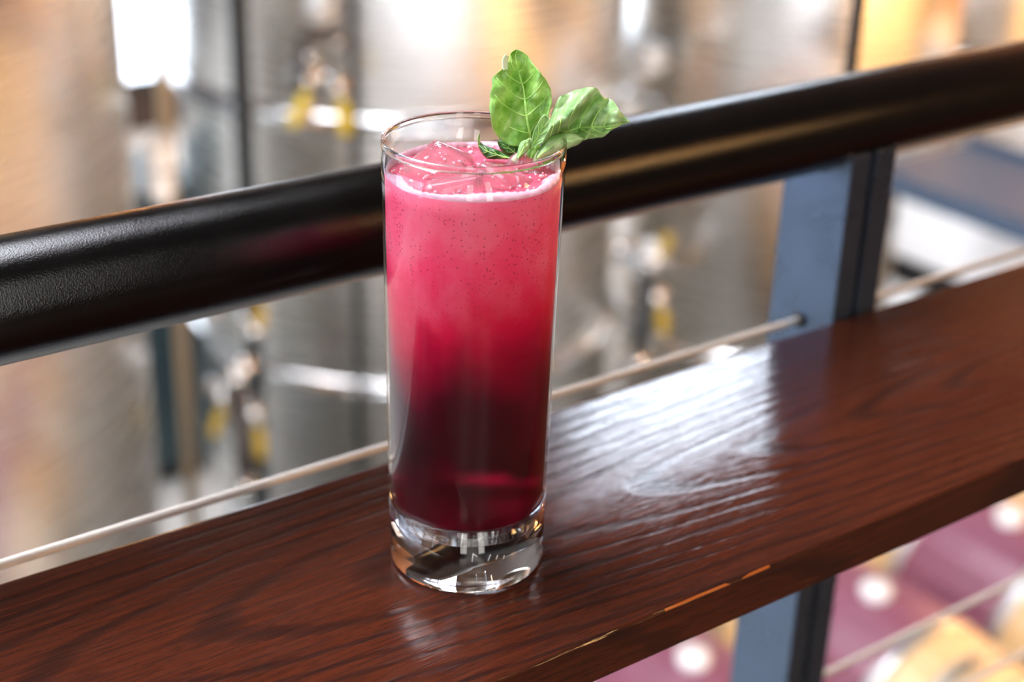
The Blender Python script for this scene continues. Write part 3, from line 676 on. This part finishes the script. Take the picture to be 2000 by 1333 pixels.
# tall main leaf
leaf('tall upright leaf with a folded tip', 
     [(770, 1150), (560, 1170), (400, 1050), (335, 850), (320, 680), (345, 520), (360, 400), (450, 330), (530, 240), (560, 140), (625, 92)],
     [(770, 1150), (768, 1030), (745, 900), (725, 760), (712, 640), (695, 520), (660, 400), (640, 320), (620, 240), (610, 170), (625, 92)],
     [(770, 1150), (850, 1080), (930, 950), (975, 820), (1005, 680), (1000, 540), (950, 440), (880, 350), (800, 250), (730, 150), (625, 92)],
     lambda t, s, u, v: 0.004 - 0.004 * t - 0.0060 * abs(s) ** 1.6 * math.sin(PI * t) + 0.0016 * math.sin(u / 60 + v / 160) + 0.0016 * mn.noise(Vector((u / 90, v / 110, 5))) + 0.006 * max(0, t - 0.8), MT['leafA'], pairs=5)
leaf('pale folded-over leaf tip', [(482, 326), (462, 270), (466, 200), (505, 150)], [(505, 322), (500, 270), (503, 210), (520, 160)], [(528, 320), (530, 270), (530, 200), (540, 158)],
     lambda t, s, u, v: -0.0065 + 0.0015 * s, MT['foldpale'], 12, 4, 0, 0, name='leaf_fold')
# big right leaf, folded along a ridge
def d2(t, s, u, v):
    q = ((u - 1000) * 0.66 - (v - 1000) * -0.75)
    rd = (v - (1000 - (u - 1000) * 0.92))          # distance (v) to the ridge line
    ridge = math.exp(-(rd / 110) ** 2)
    valley = math.exp(-((rd - 230) / 120) ** 2)
    return 0.002 - 0.0085 * ridge + 0.0065 * valley - 0.003 * t * (1 if s < 0 else 0.3) + 0.0016 * math.sin(u / 38 + v / 90) + 0.0012 * mn.noise(Vector((u / 60, v / 60, 1)))
leaf('broad crumpled leaf reaching over the rim to the right',
     [(850, 1290), (960, 1030), (1000, 860), (1060, 700), (1110, 620), (1250, 560), (1370, 525), (1510, 522), (1580, 620), (1690, 660), (1760, 760), (1885, 902)],
     [(850, 1290), (950, 1150), (1040, 1080), (1130, 1030), (1220, 1000), (1320, 975), (1420, 965), (1520, 960), (1620, 955), (1700, 940), (1800, 920), (1885, 902)],
     [(850, 1290), (960, 1200), (1060, 1150), (1150, 1120), (1240, 1110), (1330, 1105), (1420, 1098), (1500, 1085), (1590, 1068), (1680, 1000), (1770, 955), (1885, 902)],
     d2, MT['leafB'], pairs=6, serr=0.8)
leaf('front lobe curling forward', [(840, 1300), (960, 1110), (1060, 1050), (1160, 1028), (1260, 1035), (1330, 1060), (1375, 1095)], [(850, 1310), (980, 1200), (1070, 1140), (1150, 1110), (1220, 1100), (1300, 1095), (1375, 1095)],
     [(860, 1320), (960, 1280), (1060, 1240), (1150, 1215), (1235, 1183), (1310, 1150), (1375, 1095)], lambda t, s, u, v: -0.003 - 0.002 * math.cos(s * 1.5) + 0.003 * t, MT['leafB'], 24, 6, 0.3, 0.00018, pairs=3)
leaf('small young leaf in the middle', [(790, 1180), (820, 1010), (860, 930), (900, 860), (945, 830)], [(790, 1180), (850, 1080), (890, 1000), (920, 920), (945, 830)], [(790, 1180), (930, 1120), (985, 1000), (1000, 890), (945, 830)],
     lambda t, s, u, v: -0.003 - 0.002 * s * s, MT['leafB'], 20, 6, 0.2, 0.0002, pairs=3)
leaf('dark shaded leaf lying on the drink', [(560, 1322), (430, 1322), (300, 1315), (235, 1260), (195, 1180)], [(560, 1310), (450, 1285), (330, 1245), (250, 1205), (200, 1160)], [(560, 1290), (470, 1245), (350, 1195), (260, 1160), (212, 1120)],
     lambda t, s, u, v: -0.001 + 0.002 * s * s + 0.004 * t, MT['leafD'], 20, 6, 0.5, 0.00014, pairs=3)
leaf('thin curled tip', [(195, 1180), (188, 1110), (205, 1040)], [(203, 1185), (200, 1110), (208, 1038)], [(212, 1180), (212, 1110), (211, 1040)], lambda t, s, u, v: 0.003, MT['leafA'], 10, 3, 0, 0, name='leaf_tip')
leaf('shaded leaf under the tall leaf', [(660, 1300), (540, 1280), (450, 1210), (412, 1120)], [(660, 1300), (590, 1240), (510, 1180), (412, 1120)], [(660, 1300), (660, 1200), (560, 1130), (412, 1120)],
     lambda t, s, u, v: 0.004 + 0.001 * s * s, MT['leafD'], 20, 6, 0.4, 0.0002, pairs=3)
leaf('tiny pale bud leaf', [(625, 1300), (640, 1200), (670, 1130), (730, 1100), (770, 1085)], [(640, 1310), (690, 1220), (715, 1170), (740, 1130), (770, 1085)], [(655, 1320), (740, 1240), (775, 1180), (780, 1130), (770, 1085)],
     lambda t, s, u, v: -0.0045 - 0.0015 * (1 - s * s), MT['leafB'], 18, 6, 0.2, 0.00016, pairs=2)
leaf('yellow-green lower leaf', [(740, 1300), (745, 1240), (770, 1180), (800, 1120)], [(780, 1310), (800, 1240), (820, 1180), (830, 1120)], [(850, 1300), (880, 1230), (880, 1170), (860, 1110)],
     lambda t, s, u, v: -0.001 + 0.002 * s * s, MT['leafA'], 14, 5, 0.1, 0.00016, pairs=2)
leaf('yellow-green leaf at the rim', [(900, 1330), (940, 1270), (990, 1230), (1060, 1215)], [(910, 1345), (960, 1300), (1010, 1270), (1060, 1215)], [(930, 1380), (990, 1350), (1050, 1290), (1060, 1215)],
     lambda t, s, u, v: 0.001 + 0.001 * s * s, MT['leafA'], 14, 5, 0.1, 0, name='leaf')
st = [px(*crop(590, 1350), DB - 0.004) - OB, px(*crop(660, 1270), DB - 0.003) - OB, px(*crop(740, 1180), DB - 0.002) - OB, px(*crop(770, 1100), DB) - OB]
obj('stem', tube(bmesh.new(), spline(st, 5), [0.0011] * 8 + [0.0008] * 8, 8), MT['stem'], bs)
st = [px(*crop(830, 1380), DB - 0.003) - OB, px(*crop(850, 1290), DB - 0.002) - OB, px(*crop(940, 1180), DB - 0.001) - OB, px(*crop(1050, 1085), DB - 0.0005) - OB]
obj('stem', tube(bmesh.new(), spline(st, 5), [0.0010] * 8 + [0.0006] * 8, 8), MT['stem'], bs)
